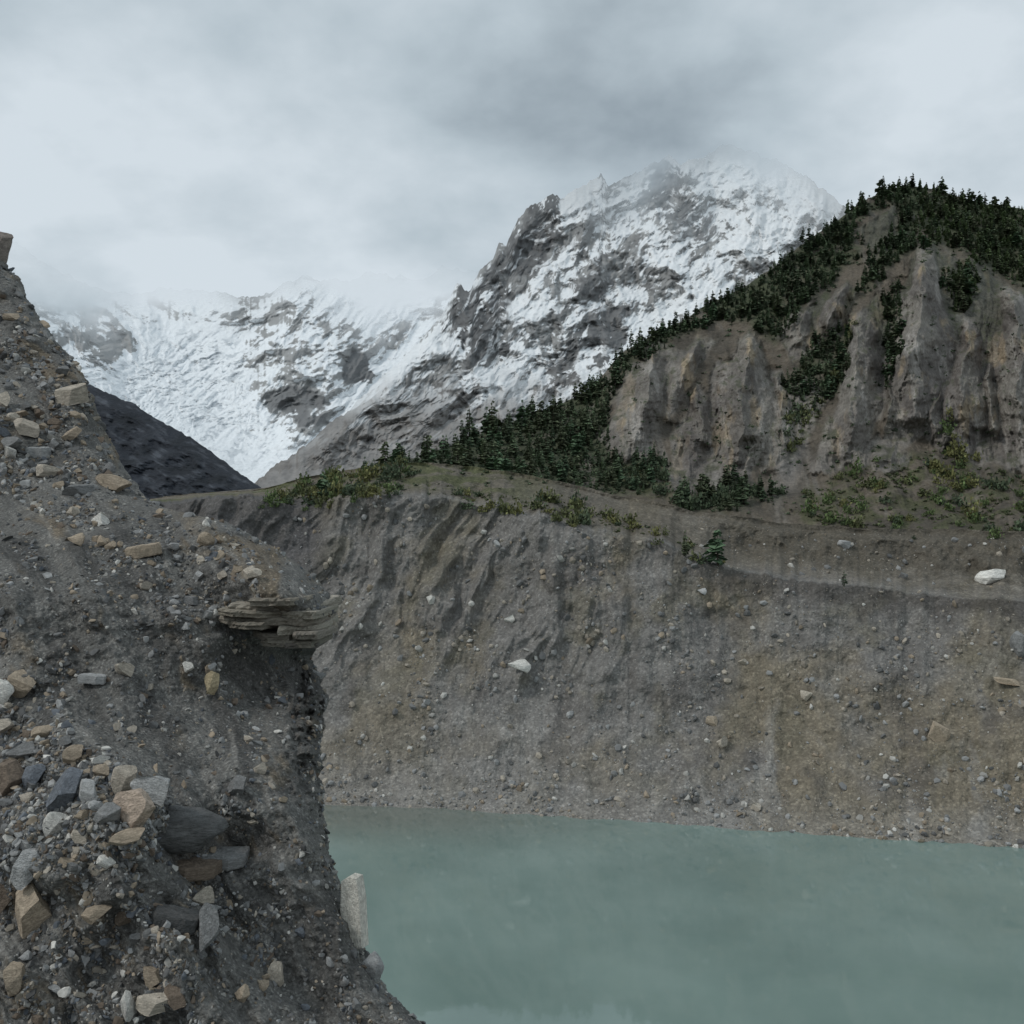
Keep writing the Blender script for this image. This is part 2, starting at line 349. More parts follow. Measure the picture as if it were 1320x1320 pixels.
bk = [Pt[-1:]+A([0, d, -d*.75]) for d in (6., 25., 90.)]
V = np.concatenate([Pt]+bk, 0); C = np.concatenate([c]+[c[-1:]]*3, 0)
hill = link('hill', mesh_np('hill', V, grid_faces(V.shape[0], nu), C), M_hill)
tag(hill, 'brown rocky hill with weathered cliffs behind the moraine terrace', 'hill', kind='structure')

# ------------------------------------------------------------------ snow mountains
def mountain(name, label, pxs, skyf, bot, Df, dispf, colf, mat, nv, back=400):
    nu = len(pxs); tt = np.linspace(0, 1, nv)[:, None]; sk = skyf(pxs)[None]
    PX = np.repeat(pxs[None], nv, 0); PY = bot*(1-tt)+sk*tt
    D = Df(PX, PY); D = D-dispf(PX, PY)*ss(-2, 30, PY-sk)
    Pt = P(PX, PY, D); nn = normals(Pt); Pb = P(PX, PY, blur(D, 3)); nb = normals(Pb); c = colf(PX, PY, Pt, nn[..., 2], nb[..., 2])
    bk = [Pt[-1:]+A([0, d, -d*.9]) for d in (back*.2, back)]
    V = np.concatenate([Pt]+bk, 0); C = np.concatenate([c]+[c[-1:]]*2, 0)
    o = link(name, mesh_np(name, V, grid_faces(V.shape[0], nu), C), mat)
    return tag(o, label, 'mountain', kind='structure')
snow, snow2, srock, drock, scr = lin(180,182,183), lin(184,187,189), lin(106,106,105), lin(70,70,70), lin(92,89,86)
s1 = line([(250,655),(340,612),(400,570),(450,528),(500,480),(550,430),(575,398),(590,364),(604,378),(622,345),(636,332),(644,312),(652,316),(668,280),(690,258),(712,250),(724,258),(740,246),(765,231),(775,224),(785,238),(805,232),(830,216),(852,208),(862,202),(880,212),(900,204),(930,188),(945,184),(960,192),(1000,206),(1040,228),(1080,258),(1130,300),(1300,390),(1500,480)])
sky1 = lambda x: s1(x)+7*fbm(x/18., .7, 0, 5, 201, .6)-5*(ridged(x/13., .3, 0, 3, 207)-.6)
R1 = [([(628,356),(655,305),(690,250),(724,240),(727,290),(704,332),(672,364),(640,368)], 1.8),
      ([(574,414),(594,360),(640,362),(664,385),(645,420),(662,452),(630,484),(598,478),(596,440)], 1.8),
      ([(748,360),(770,340),(796,368),(784,390),(755,386)], 2.8),
      ([(694,502),(735,428),(770,398),(810,396),(805,452),(745,502)], 2.4),
      ([(824,257),(862,200),(897,233),(850,274)], 1.8),
      ([(655,470),(680,410),(730,372),(742,412),(700,447),(685,482)], .7),
      ([(740,322),(800,275),(870,270),(880,300),(800,347),(755,347)], .7),
      ([(900,180),(1000,190),(1090,250),(1060,310),(960,320),(890,262)], -1.4),
      ([(730,250),(830,235),(830,262),(740,300)], -1.0),
      ([(600,480),(700,440),(680,520),(560,560)], -.6),
      ([(840,400),(1000,300),(1040,310),(900,400)], -.4)]
C1, S1_ = math.cos(math.radians(37)), math.sin(math.radians(37))
def an1(PX, PY):
    U, V = (PX-660)*2.0, (660-PY)*2.0
    return U*C1+V*S1_, -U*S1_+V*C1, U, V
def disp1(PX, PY):
    a, q, U, V = an1(PX, PY); w = 80*fbm(U/260, V/260, 0, 5, 203, .55)
    r = ridged((a+w)/330, (q+w)/190, 0, 7, 205, .56)
    r2_ = ridged((U+w)/170, (V-w)/240, 0, 7, 211, .56)
    return ((r-.5)*140+(r2_-.5)*100)*ss(645, 560, PY)
def col1(PX, PY, Pt, nz, nzb):
    a, q, U, V = an1(PX, PY); Z = Pt[..., 2]
    wx = PX+24*fbm(PX/26, PY/26, 0, 6, 221, .62); wy = PY+24*fbm(PX/26, PY/26, 5, 6, 222, .62)
    bias = np.zeros(PX.shape)
    for k, wgt in R1: bias = bias+wgt*ss(-7, 7, sd(wx, wy, k))
    w = 50*fbm(U/120, V/120, 0, 4, 224)
    st = norm(fbm((a+w)/160, (q+w)/95, 0, 7, 223, .62)); fine = norm(fbm(U/24, V/24, 0, 4, 225, .7)); cr_ = norm(ridged((a+w*.9)/110, (q+w*.9)/36, 0, 6, 226, .6))
    f = norm(-norm(nzb)*.6-norm(nz)*.35+.75*st+.3*fine+.45*cr_)+bias*.85
    rocky = ss(-.02, .24, f-.3)
    rc = mixc(srock+0*Pt, drock, np.clip(ss(.7, 1.8, bias)*.85+.7*ss(.2,1.2,norm(fbm(U/70,V/70,0,5,227))), 0, 1))
    rc = mixc(rc, snow*.9, .7*ss(.85,1.35,norm(fbm((a+w)/60,(q+w)/18,3,6,228,.65))))
    rc *= (1+.14*fine)[..., None]
    c = mixc(snow+0*Pt, rc, rocky*.95)
    low = ss(460, 560, PY+25*fbm(U/80, V/80, 0, 4, 229))
    lowc = mixc(scr*(1+.14*fine)[..., None], snow*.8, ss(.6,1.4,norm(fbm(a/120,q/24,0,5,231)))*ss(600,500,PY))
    c = mixc(c, lowc, low*.9)
    z = Z+260*fbm(U/320, V/200, 0, 5, 233)+60*ss(820, 1000, PX)-60*ss(760,660,PX)
    al = 1-.95*ss(790, 1330, z)
    return np.concatenate([c, al[..., None]], -1)
mountain('snow_mountain', 'snow covered rocky peak fading into cloud behind the wooded hill', np.linspace(240, 1500, 940), sky1, 665,
         lambda x, y: 1500+1400*(665-y)/460, disp1, col1, M_mtn, 480)
s2 = line([(-300,200),(-100,270),(20,322),(50,340),(80,358),(120,378),(170,388),(220,378),(280,384),(340,390),(370,372),(400,364),(440,372),(470,360),(500,364),(540,370),(570,352),(600,360),(800,360)])
sky2 = lambda x: s2(x)-8+9*fbm(x/22., 4.7, 0, 5, 241, .6)
GLA = [(205,400),(290,402),(310,440),(322,480),(334,515),(374,560),(430,582),(520,596),(520,640),(330,650),(150,540),(140,490),(180,440)]
R2 = [([(338,508),(380,498),(420,508),(425,520),(390,532),(345,528)], 3.4),([(438,474),(460,448),(487,482),(470,496),(442,492)], 3.4),
      ([(372,534),(420,530),(430,548),(385,552)], 2.8),([(490,520),(540,460),(580,420),(600,420),(560,480),(510,525)], .9),
      ([(300,395),(400,390),(470,420),(440,470),(340,480),(300,440)], .5),([(0,320),(60,345),(110,385),(165,430),(150,480),(100,480),(0,420)], 1.1),
      ([(400,365),(520,368),(560,400),(480,430),(420,400)], -1.2),([(170,390),(230,388),(220,430),(180,440)], .6)]
def base2(x, y):
    D = 2300+1500*(665-y)/290
    return D-420*ss(190, 20, x)+130*np.exp(-((x-260-.6*(y-480))/70)**2)-180*np.exp(-((x-400)/60)**2)*ss(540, 440, y)
def co2(PX, PY):
    U, V = (PX-300)*2.5, (660-PY)*2.5; sg = .55*np.tanh((PX-230)/50)
    return U, V, V-sg*U
def disp2(PX, PY):
    U, V, q = co2(PX, PY)
    g = ss(-10, 30, sd(*wob(PX, PY, 10, 30, 243), GLA)); w = 110*fbm(U/300, V/300, 0, 5, 244, .55)
    r = ridged((U+w)/330, (q+w)/190, 0, 7, 245, .54)
    ice = ridged((U+w)/60, (V+w)/36, 0, 6, 247, .62)
    br = ss(400, 460, PY)*ss(600, 520, PY)
    return ((r-.5)*180*(1-.85*g)+g*(ice-.5)*(12+34*br))*ss(655, 600, PY)
def col2(PX, PY, Pt, nz, nzb):
    U, V, q = co2(PX, PY); Z = Pt[..., 2]
    wx = PX+12*fbm(PX/20, PY/14, 0, 5, 251, .6); wy = PY+9*fbm(PX/20, PY/14, 5, 5, 252, .6); g = ss(-14, 14, sd(*wob(PX, PY, 14, 26, 243), GLA))
    bias = np.zeros(PX.shape)
    for k, wgt in R2: bias = bias+wgt*ss(-5, 6, sd(wx, wy, k))
    w = 50*fbm(U/110, V/110, 0, 4, 250)
    st = norm(fbm((U+w)/200, (q+w)/80, 0, 7, 253, .63)); fine = norm(fbm(U/30, V/26, 0, 4, 255, .68)); cr_ = norm(ridged((U+w)/130, (q+w)/36, 0, 6, 254, .58))
    f = norm(-norm(nzb)*.5-norm(nz)*.3+.75*st+.3*fine+.4*cr_)+bias-1.3*g
    rocky = ss(-.08, .42, f-.68)
    c = mixc(snow2+0*Pt, mixc(srock*1.12+0*Pt, drock*.9, ss(.8, 2.2, bias)*.9), rocky*.9)
    ck = norm(ridged((U+w*2)/60, (V+w*2)/36, 0, 6, 247, .62))
    c = mixc(c, lin(134,140,145), .65*g*ss(-.4, -1.5, ck)*ss(400, 450, PY)*ss(640, 560, PY))
    z = Z+230*fbm(U/420, V/260, 0, 5, 257)
    al = 1-.97*ss(700, 1030, z)
    return np.concatenate([c, al[..., None]], -1)
mountain('glacier_mountain', 'snowy mountain headwall with a glacier icefall, top lost in cloud', np.linspace(-250, 760, 800), sky2, 665,
         base2, disp2, col2, M_mtn, 400)
s3 = line([(-400,330),(0,440),(100,490),(130,502),(170,518),(210,545),(250,568),(300,603),(335,628),(390,668),(420,690)])
sky3 = lambda x: s3(x)+5*fbm(x/20., 2.7, 0, 5, 261, .6)
def col3(PX, PY, Pt, nz, nzb):
    X, Y, Z = Pt[..., 0], Pt[..., 1], Pt[..., 2]
    c = mixc(lin(32,35,40)+0*Pt, lin(54,57,62), ss(.05,.4,fbm((PX+PY)/34, (PY-PX*.6)/8, 0, 6, 263, .62)))
    return mixc(c, lin(26,29,33), ss(0,.4,fbm(X/30,Z/30,Y/50,4,265)))
mountain('dark_ridge', 'dark bare rock ridge descending in front of the glacier', np.linspace(-350, 420, 340), sky3, 700,
         lambda x, y: 850+500*(700-y)/250, lambda x, y: (ridged((x+y)/80, (y-.6*x)/40, 0, 6, 267, .55)-.5)*42, col3, M_far, 220, 200)

# ------------------------------------------------------------------ foreground slope
EPY = [60,200,285,300,335,360,400,430,460,490,520,560,600,630,645,655,664,672,690,715,740,765,790,822,832,850,870,900,930,960,1000,1040,1080,1120,1150,1200,1240,1280,1320,1400,1500,1700]
EPX = [-330,-130,-22,-12,5,24,44,64,92,113,122,140,160,178,192,215,250,290,326,370,402,424,430,428,408,402,412,422,418,412,414,418,423,432,443,460,478,502,545,640,780,1080]
def fg_edge(py):
    py = A(py, float)
    return np.interp(py, EPY, EPX)+8.5*fbm(py/20., .3, 0, 6, 301, .68)
def fstreak(px, py):
    w = 22*fbm(px/90, py/90, 0, 4, 300)
    return (px*.82-py*.57+w), (px*.57+py*.82)
def fgD(px, py, full=False):
    px = A(px, float); py = A(py, float)
    a, b = ray(px, py); Y = 7.08/np.maximum(.7-.2*a-b, .12)
    X, Z = a*Y, b*Y
    s_, l_ = fstreak(px, py); r = ridged(s_/120, l_/420, 0, 4, 303, .42)
    Y = Y-.55*fbm(X/2.2, Z/2.2, Y/3, 4, 305)-.16*fbm(X/.55, Z/.55, Y/.65, 5, 307, .6)-(r-.5)*.4
    Y = Y-.45*np.exp(-(((px-110)/150)**2+((py-1050)/90)**2))
    e = np.maximum(fg_edge(py)-px, 0)
    Y = Y+.55*np.exp(-e/14.)+.6*np.exp(-(((px-400)/45)**2+((py-856)/24)**2))
    sh = np.exp(-(((px-350)/90)**2+((py-760-.35*(px-350))/42)**2)); ho = np.exp(-(((px-330)/110)**2+((py-900)/60)**2))
    Y = Y-.75*sh+.5*ho
    Y = Y-.34*fbm(px/15, py/15, 3, 5, 309, .62)*np.exp(-(((px-405)/36)**2+((py-920)/100)**2))
    Y = Y+1.5*ss(720, 580, py+.12*(px-100))
    return Y
nv, nu = 760, 440
pys = np.concatenate([np.linspace(80, 280, 30), np.linspace(284, 1330, nv), np.linspace(1336, 1650, 60)]); nv = len(pys)
uu = np.linspace(0, 1, nu)[None]
ed = fg_edge(pys)[:, None]
x0 = np.minimum(-260, ed-60)
PX = x0*(1-uu)+ed*uu; PY = np.repeat(pys[:, None], nu, 1)
D = fgD(PX, PY); Pt = P(PX, PY, D); X, Y, Z = Pt[..., 0], Pt[..., 1], Pt[..., 2]
s_, l_ = fstreak(PX, PY)
c = mixc(lin(81,80,77)+0*Pt, lin(63,62,60), ss(-.25,.35,fbm(s_/34,l_/100,0,5,311,.55)))
shd = np.exp(-(((PX-320)/85)**2+((PY-735-.35*(PX-340))/48)**2))
c = mixc(c, lin(87,78,65), .8*ss(.05,.45,fbm(s_/40,l_/80,3,5,313)+.75*shd+.35*ss(650,500,PY)+.2*ss(1080,1150,PY)*ss(300,100,PX)-.25))
c = mixc(c, lin(100,98,94), .5*ss(.1,.42,fbm(s_/13,l_/55,5,5,315)))
c = mixc(c, lin(50,49,47), .3*ss(.1,.4,fbm(s_/16,l_/70,9,5,317)))
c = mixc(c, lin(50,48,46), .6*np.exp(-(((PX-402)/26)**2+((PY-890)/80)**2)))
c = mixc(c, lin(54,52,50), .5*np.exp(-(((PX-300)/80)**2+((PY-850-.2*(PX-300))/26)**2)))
wc = [P(ed-dp, pys[:, None]+dp*.15, D[:, -1:]+dd) for dd, dp in [(.35,2),(.9,5),(1.8,9),(3.5,16),(6,26),(10,40)]]
V = np.concatenate([Pt]+wc, 1); C = np.concatenate([c]+[c[:, -1:]]*len(wc), 1)
fg = link('gravel_slope', mesh_np('gravel_slope', V, grid_faces(nv, V.shape[1]), C), M_fg)
tag(fg, 'steep dark gravel slope strewn with stones at the near left', 'slope', kind='structure')

# ------------------------------------------------------------------ rock prototypes
def ico(sub):
    bm = bmesh.new(); bmesh.ops.create_icosphere(bm, subdivisions=sub, radius=1)
    V = A([v.co[:] for v in bm.verts]); Fc = A([[v.index for v in f.verts] for f in bm.faces]); bm.free(); return V, Fc
IC = {s: ico(s) for s in (1, 2, 3, 4, 5)}
def fit(V):
    V = V-(V.max(0)+V.min(0))/2; return V/((V.max(0)-V.min(0))/2)
def rock_v(seed, sub, planes=11, dmin=.45, dmax=.85, rough=.05):
    r = np.random.default_rng(seed); V = IC[sub][0].copy()
    V *= (1+.25*fbm(V[:, 0], V[:, 1], V[:, 2], 2, seed % 50))[:, None]
    for k in range(planes):
        n = r.normal(size=3); n /= np.linalg.norm(n); d = r.uniform(dmin, dmax)
        V -= np.maximum(V@n-d, 0)[:, None]*n
    if rough: V *= (1+rough*fbm(V[:, 0]*2.5, V[:, 1]*2.5, V[:, 2]*2.5, 4, seed % 37))[:, None]
    return fit(V)
ROCKS = [mesh_np('rock', rock_v(400+i, 4, 13, .34, .72, .07), IC[4][1], None, False) for i in range(12)]
ROUND = [mesh_np('rock', rock_v(450+i, 4, 9, .6, .88, .11), IC[4][1]) for i in range(3)]
STONES = [mesh_np('stone', rock_v(470+i, 3, 11, .26, .66, .05), IC[3][1], None, False) for i in range(14)]
for me in ROCKS+ROUND+STONES: me.materials.append(M_stone)
def slab_mesh(seed, mat, npt=11, jag=.22):
    # flat broken stone plate: angular outline in plan, thin, chipped edge
    r = np.random.default_rng(seed); ang = np.sort(np.linspace(0, 6.283, npt, endpoint=False)+r.uniform(-.2, .2, npt))
    rad = np.minimum(1/np.maximum(np.abs(np.cos(ang)), 1e-3), 1/np.maximum(np.abs(np.sin(ang)), 1e-3))*(1-jag*r.uniform(0, 1, npt))
    pts_ = [(a_*1.0, b_*1.0) for a_, b_ in zip(np.cos(ang)*rad, np.sin(ang)*rad)]
    P2 = []
    for i in range(npt):
        x0_, y0_ = pts_[i]; x1_, y1_ = pts_[(i+1) % npt]
        for f_ in np.linspace(0, 1, 6, endpoint=False): P2.append((x0_+(x1_-x0_)*f_, y0_+(y1_-y0_)*f_))
    P2 = A(P2); P2 = (P2-(P2.max(0)+P2.min(0))/2)/((P2.max(0)-P2.min(0))/2); n = len(P2); V, Fq = [], []
    for z, k in ((-1,.55),(-1,.94),(-.75,.98),(-.2,.965+.02*r.uniform()),(.3,1.0),(.8,.98),(1,.95),(1,.55)):
        j = 1+.06*fbm(P2[:, 0]*6, P2[:, 1]*6, z*2.2, 4, seed % 23, .7)
        zz = z+.22*fbm(P2[:, 0]*2.5*k, P2[:, 1]*2.5*k, z, 4, seed % 19)
        V.append(np.stack([P2[:, 0]*k*j, P2[:, 1]*k*j, zz], -1))
    V = np.concatenate(V)
    for q in range(7):
        for i in range(n): Fq.append([q*n+i, q*n+(i+1) % n, (q+1)*n+(i+1) % n, (q+1)*n+i])
    V = np.concatenate([V, [[0, 0, -1.0], [0, 0, 1.0]]])
    bm = bmesh.new(); vs = [bm.verts.new(v) for v in V]
    for f_ in Fq: bm.faces.new([vs[i] for i in f_])
    for i in range(n):
        bm.faces.new((vs[(i+1) % n], vs[i], vs[8*n])); bm.faces.new((vs[7*n+i], vs[7*n+(i+1) % n], vs[8*n+1]))
    bmesh.ops.recalc_face_normals(bm, faces=bm.faces); me = bpy.data.meshes.new('rock_slab'); bm.to_mesh(me); bm.free()
    me.materials.append(mat); return me
def block_mesh():
    O = [(-.8,-1),(.95,-.92),(1,.35),(.82,.95),(.1,1),(-.72,.86),(-1,.1)]; n = len(O); V = []
    for y, k in [(-1,.88),(-.8,1.0),(.8,1.0),(1,.88)]: V += [(x*k, y, z*(.97 if k < .9 else 1)) for x, z in O]
    V += [(0,-1.0,0),(0,1.0,0)]
    bm = bmesh.new(); vs = [bm.verts.new(v) for v in V]
    for r_ in range(3):
        for i in range(n): a, b_ = r_*n+i, r_*n+(i+1) % n; bm.faces.new((vs[a], vs[b_], vs[b_+n], vs[a+n]))
    for i in range(n):
        bm.faces.new((vs[i], vs[4*n], vs[(i+1) % n])); bm.faces.new((vs[3*n+i], vs[3*n+(i+1) % n], vs[4*n+1]))
    bmesh.ops.recalc_face_normals(bm, faces=bm.faces); me = bpy.data.meshes.new('rock_slab'); bm.to_mesh(me); bm.free(); me.materials.append(M_stone); return me
PAL = dict(grey=(.22,.22,.215), lgrey=(.38,.38,.37), dark=(.125,.125,.122), tan=(.39,.32,.24), pink=(.45,.36,.285), white=(.62,.60,.55), beige=(.45,.40,.33),
           brown=(.19,.15,.115), blue=(.17,.185,.205), yellow=(.44,.365,.235))
def place(me, px, py, w, h, col, tilt=0, depthf=fgD, name='rock', dy=.7, rz=None, sink=.3):
    D = float(depthf(A([px]), A([py+h*sink]))[0]); o = bpy.data.objects.new(name, me); COL.objects.link(o)
    sx = w/2/F*D; sz = h/2/F*D
    o.location = P(px, py, D-sx*.1)
    o.scale = (sx, max(sx, sz*.6)*dy if h < w*1.3 else sx*1.0, sz)
    o.rotation_euler = (random.uniform(-.15, .15), math.radians(tilt), random.uniform(-.4, .4) if rz is None else rz)
    c = PAL[col] if isinstance(col, str) else col
    k = random.uniform(.88, 1.12); o.color = (c[0]*k, c[1]*k, c[2]*k, 1)
    return o
HERO = [
 (240,1068,104,60,'dark','o',0,'large dark grey rounded boulder at the right end of the rock pile'),
 (178,1042,58,52,'pink','r',-20,'pinkish tan angular rock touching the left side of the dark boulder'),
 (196,1018,50,40,'lgrey','r',15,'light grey rock lying behind the dark boulder and pink rock'),
 (83,1020,36,54,'blue','r',12,'upright blue grey rock in the left part of the rock pile'),
 (45,1003,28,32,'blue','r',-10,'small blue grey rock left of the upright blue grey one'),
 (13,1003,38,44,'brown','r',0,'brown rock at the left picture edge level with the blue rocks'),
 (160,1005,30,38,'beige','r',10,'beige upright stone above the pinkish tan rock'),
 (115,1020,28,28,'lgrey','r',0,'pale stone right of the upright blue grey rock'),
 (130,994,28,20,'tan','r',20,'tan wedge stone on the top edge of the rock pile'),
 (95,972,26,22,'tan','r',-15,'tan stone standing highest in the middle of the rock pile'),
 (56,944,32,16,'tan','r',8,'flat tan stone on the gravel above the rock pile'),
 (26,885,44,30,'tan','r',20,'tan slanted rock near the left edge beside a white stone'),
 (4,893,28,34,'white','o',0,'white stone at the left picture edge beside a slanted tan rock'),
 (6,935,30,18,'beige','r',-10,'flat beige stone at the left edge below the white stone'),
 (30,968,36,20,'grey','r',-15,'grey flat stone near the left edge above the brown rock'),
 (38,1174,56,60,'tan','r',-35,'large tan brown angular rock near the lower left edge'),
 (38,1120,38,48,'lgrey','r',10,'light grey rock above the large tan rock at lower left'),
 (6,1152,32,42,'brown','r',5,'brown rock at the left edge beside the large tan rock'),
 (70,1062,26,30,'white','r',25,'whitish stone below the upright blue grey rock'),
 (105,1073,28,22,'beige','r',0,'pale beige stone in the lower middle of the rock pile'),
 (138,1050,40,28,'grey','r',-20,'grey block wedged left of the pinkish tan rock'),
 (165,1078,42,18,'tan','r',-8,'flat tan slab under the pinkish tan rock'),
 (250,1120,66,16,'brown','s',4,'flat brown slab just below the dark boulder'),
 (286,1106,60,14,'grey','s',3,'thin grey slab sticking out right below the dark boulder'),
 (228,1185,56,18,(.09,.09,.088),'s',14,'dark flat slab tilted on the soil at lower centre left'),
 (268,1196,28,60,'grey','r',8,'upright grey slab stone at lower centre left'),
 (262,1156,26,26,'beige','r',0,'beige stone directly above the upright grey slab stone'),
 (162,1180,26,24,'brown','r',0,'brown stone left of the dark flat tilted slab'),
 (126,1178,38,20,'tan','r',-10,'tan flat stone right of the large tan brown rock'),
 (198,1260,30,24,'tan','r',15,'tan stone near the bottom, upper one of a small cluster'),
 (200,1292,46,22,'beige','r',0,'flat beige rock near the bottom, lowest of a small cluster'),
 (226,1284,26,28,'brown','r',-20,'brown stone near the bottom right of the flat beige rock'),
 (312,1282,18,26,'tan','r',10,'narrow tan stone near the bottom on bare dark gravel'),
 (358,1255,18,30,'beige','r',-25,'beige leaning stone near the bottom close to the slope edge'),
 (165,1300,16,40,'white','r',-15,'pale narrow upright stone at the bottom left'),
 (20,1262,28,38,'tan','r',-15,'tan stone at the left edge near the bottom corner'),
 (275,880,22,28,'yellow','r',-25,'yellowish tan stone alone on the middle of the dark slope'),
 (243,860,16,14,'white','r',0,'small pale stone left of the yellowish tan stone'),
 (160,862,24,18,'beige','r',30,'pale beige stone on open gravel above the rock pile'),
 (120,875,32,10,'lgrey','s',5,'thin pale grey flat stone on open gravel above the rock pile'),
 (325,740,24,14,'beige','r',20,'pale tan stone on brown soil above the layered ledge'),
 (185,710,42,14,'tan','s',-10,'flat tan slab on the shoulder of the dark slope'),
 (94,510,44,26,'beige','r',-12,'large beige block jutting from the upper slope skyline'),
 (35,552,36,22,'beige','r',10,'pale flat block on the upper slope near the left edge'),
 (80,478,24,14,'grey','r',0,'grey stone on the upper slope just above the large beige block'),
 (148,624,42,22,'tan','r',18,'tan block at the foot of the upper slope skyline'),
 (98,632,38,18,'grey','r',-5,'grey slab among stones at the foot of the upper slope'),
 (62,608,30,18,'beige','r',10,'beige stone in the stone band of the upper slope'),
 (95,560,24,20,'tan','r',0,'tan stone below the large beige block on the upper slope'),
 (18,572,32,18,'grey','r',-10,'grey slab at the left edge on the upper slope'),
 (50,583,26,12,'lgrey','s',0,'thin light grey slab below the pale flat block'),
 (305,1014,26,24,'grey','r',10,'grey stone alone right above the dark boulder'),
 (452,1184,29,88,(.66,.63,.55),'b',-6,'tall cream slab standing against the slope edge above the water'),
 (480,1248,28,36,'lgrey','o',-10,'light grey rounded rock on the slope edge below the tall cream slab'),
 (-4,318,34,42,(.24,.205,.18),'r',6,'brownish grey block on top of the slope at the left edge'),
]
for i, (px, py, w, h, col, kind, tilt, lab) in enumerate(HERO):
    me = ROUND[i % 3] if kind == 'o' else (slab_mesh(500+i, M_stone) if kind == 's' else (block_mesh() if kind == 'b' else ROCKS[i % 12]))
    o = place(me, px, py, w*1.06, h*1.06, col, tilt, name='rock_slab' if kind in 'sb' else 'rock', rz=None if kind == 'r' else .1)
    if kind == 'b': o.scale[1] = .05; o.rotation_euler = (-.06, math.radians(-6), -.3); o.location[1] += .12
    tag(o, lab, 'rock')
# layered ledge: one thing, each rock layer a part
LD = float(fgD(A([365.]), A([800.]))[0])-.1
lr = bpy.data.objects.new('rock_ledge', None); COL.objects.link(lr); lpos = P(365., 800., LD+0.0); lr.location = lpos
tag(lr, 'stack of thin cracked rock layers jutting out over the slope edge', 'rock ledge')
LAY = [(338,412,770,9,(.27,.24,.195)),(318,424,778,11,(.35,.315,.26)),(300,380,786,8,(.28,.25,.20)),(374,428,787,9,(.33,.30,.245)),(296,352,793,8,(.34,.305,.25)),(346,427,795,9,(.28,.25,.205)),
       (312,372,801,8,(.24,.215,.175)),(366,430,803,10,(.34,.31,.255)),(342,402,810,8,(.22,.20,.165)),(390,430,812,9,(.28,.25,.21)),(356,428,819,8,(.25,.23,.19)),(372,420,825,6,(.16,.148,.13))]
for j, (xl, xr, py, h, cc) in enumerate(LAY):
    o = bpy.data.objects.new('rock_layer', slab_mesh(560+j, M_ledge, 13, .14)); COL.objects.link(o); o.parent = lr
    px = (xl+xr)/2
    q = P(px, py, LD+.5+random.uniform(-.07, .07)); o.location = tuple(q-lpos)
    o.scale = ((xr-xl)/2/F*LD*1.06, .66, h*1.2/2/F*LD); o.rotation_euler = (random.uniform(-.02,.03), math.radians(random.uniform(-1, 4)), random.uniform(-.08,.08)); o.color = (*cc, 1)
ZN = [([(0,380),(50,430),(110,510),(178,640),(120,680),(0,640)], 62, 'small angular stone on the steep upper slope at left', 'stones on the upper slope'),
      ([(60,662),(190,662),(300,690),(330,750),(270,830),(200,790),(120,720)], 46, 'small angular stone on the dark slope left of the layered ledge', 'stones on the middle slope'),
      ([(0,900),(60,940),(150,980),(210,1020),(230,1040),(200,1100),(160,1120),(0,1120)], 112, 'small angular stone in the rock pile around the dark boulder', 'small stones of the rock pile'),
      ([(0,1120),(120,1140),(290,1130),(300,1220),(240,1310),(120,1320),(0,1320)], 54, 'small angular stone on the soil below the rock pile', 'stones on the lower slope'),
      ([(300,850),(410,880),(410,1100),(490,1310),(340,1310),(300,1000)], 20, 'small stone on the bare gravel near the slope edge', 'stones near the slope edge')]
HC = A([(h[0], h[1], max(h[2], h[3])/2) for h in HERO])
cols_fg = ['grey','lgrey','tan','beige','brown','grey','beige','lgrey','white','blue','grey','lgrey','tan']
for poly, n, lab, grp in ZN:
    xs = [q[0] for q in poly]; ys = [q[1] for q in poly]; k = 0; tries = 0
    while k < n and tries < 5000:
        tries += 1
        px, py = random.uniform(min(xs), max(xs)), random.uniform(min(ys), max(ys))
        if sd(A([px]), A([py]), poly)[0] < 0: continue
        if px > fg_edge(A([py]))[0]-5: continue
        if (np.hypot(HC[:, 0]-px, HC[:, 1]-py) < HC[:, 2]*.8).any(): continue
        w = random.choice([7,8,9,10,11,12,14,17,21])*random.uniform(.85, 1.15); k += 1
        o = place(STONES[random.randrange(14)], px, py, w, w*random.uniform(.45, .95), random.choice(cols_fg), random.uniform(-35, 35), name='stone')
        tag(o, lab, 'stone', grp)

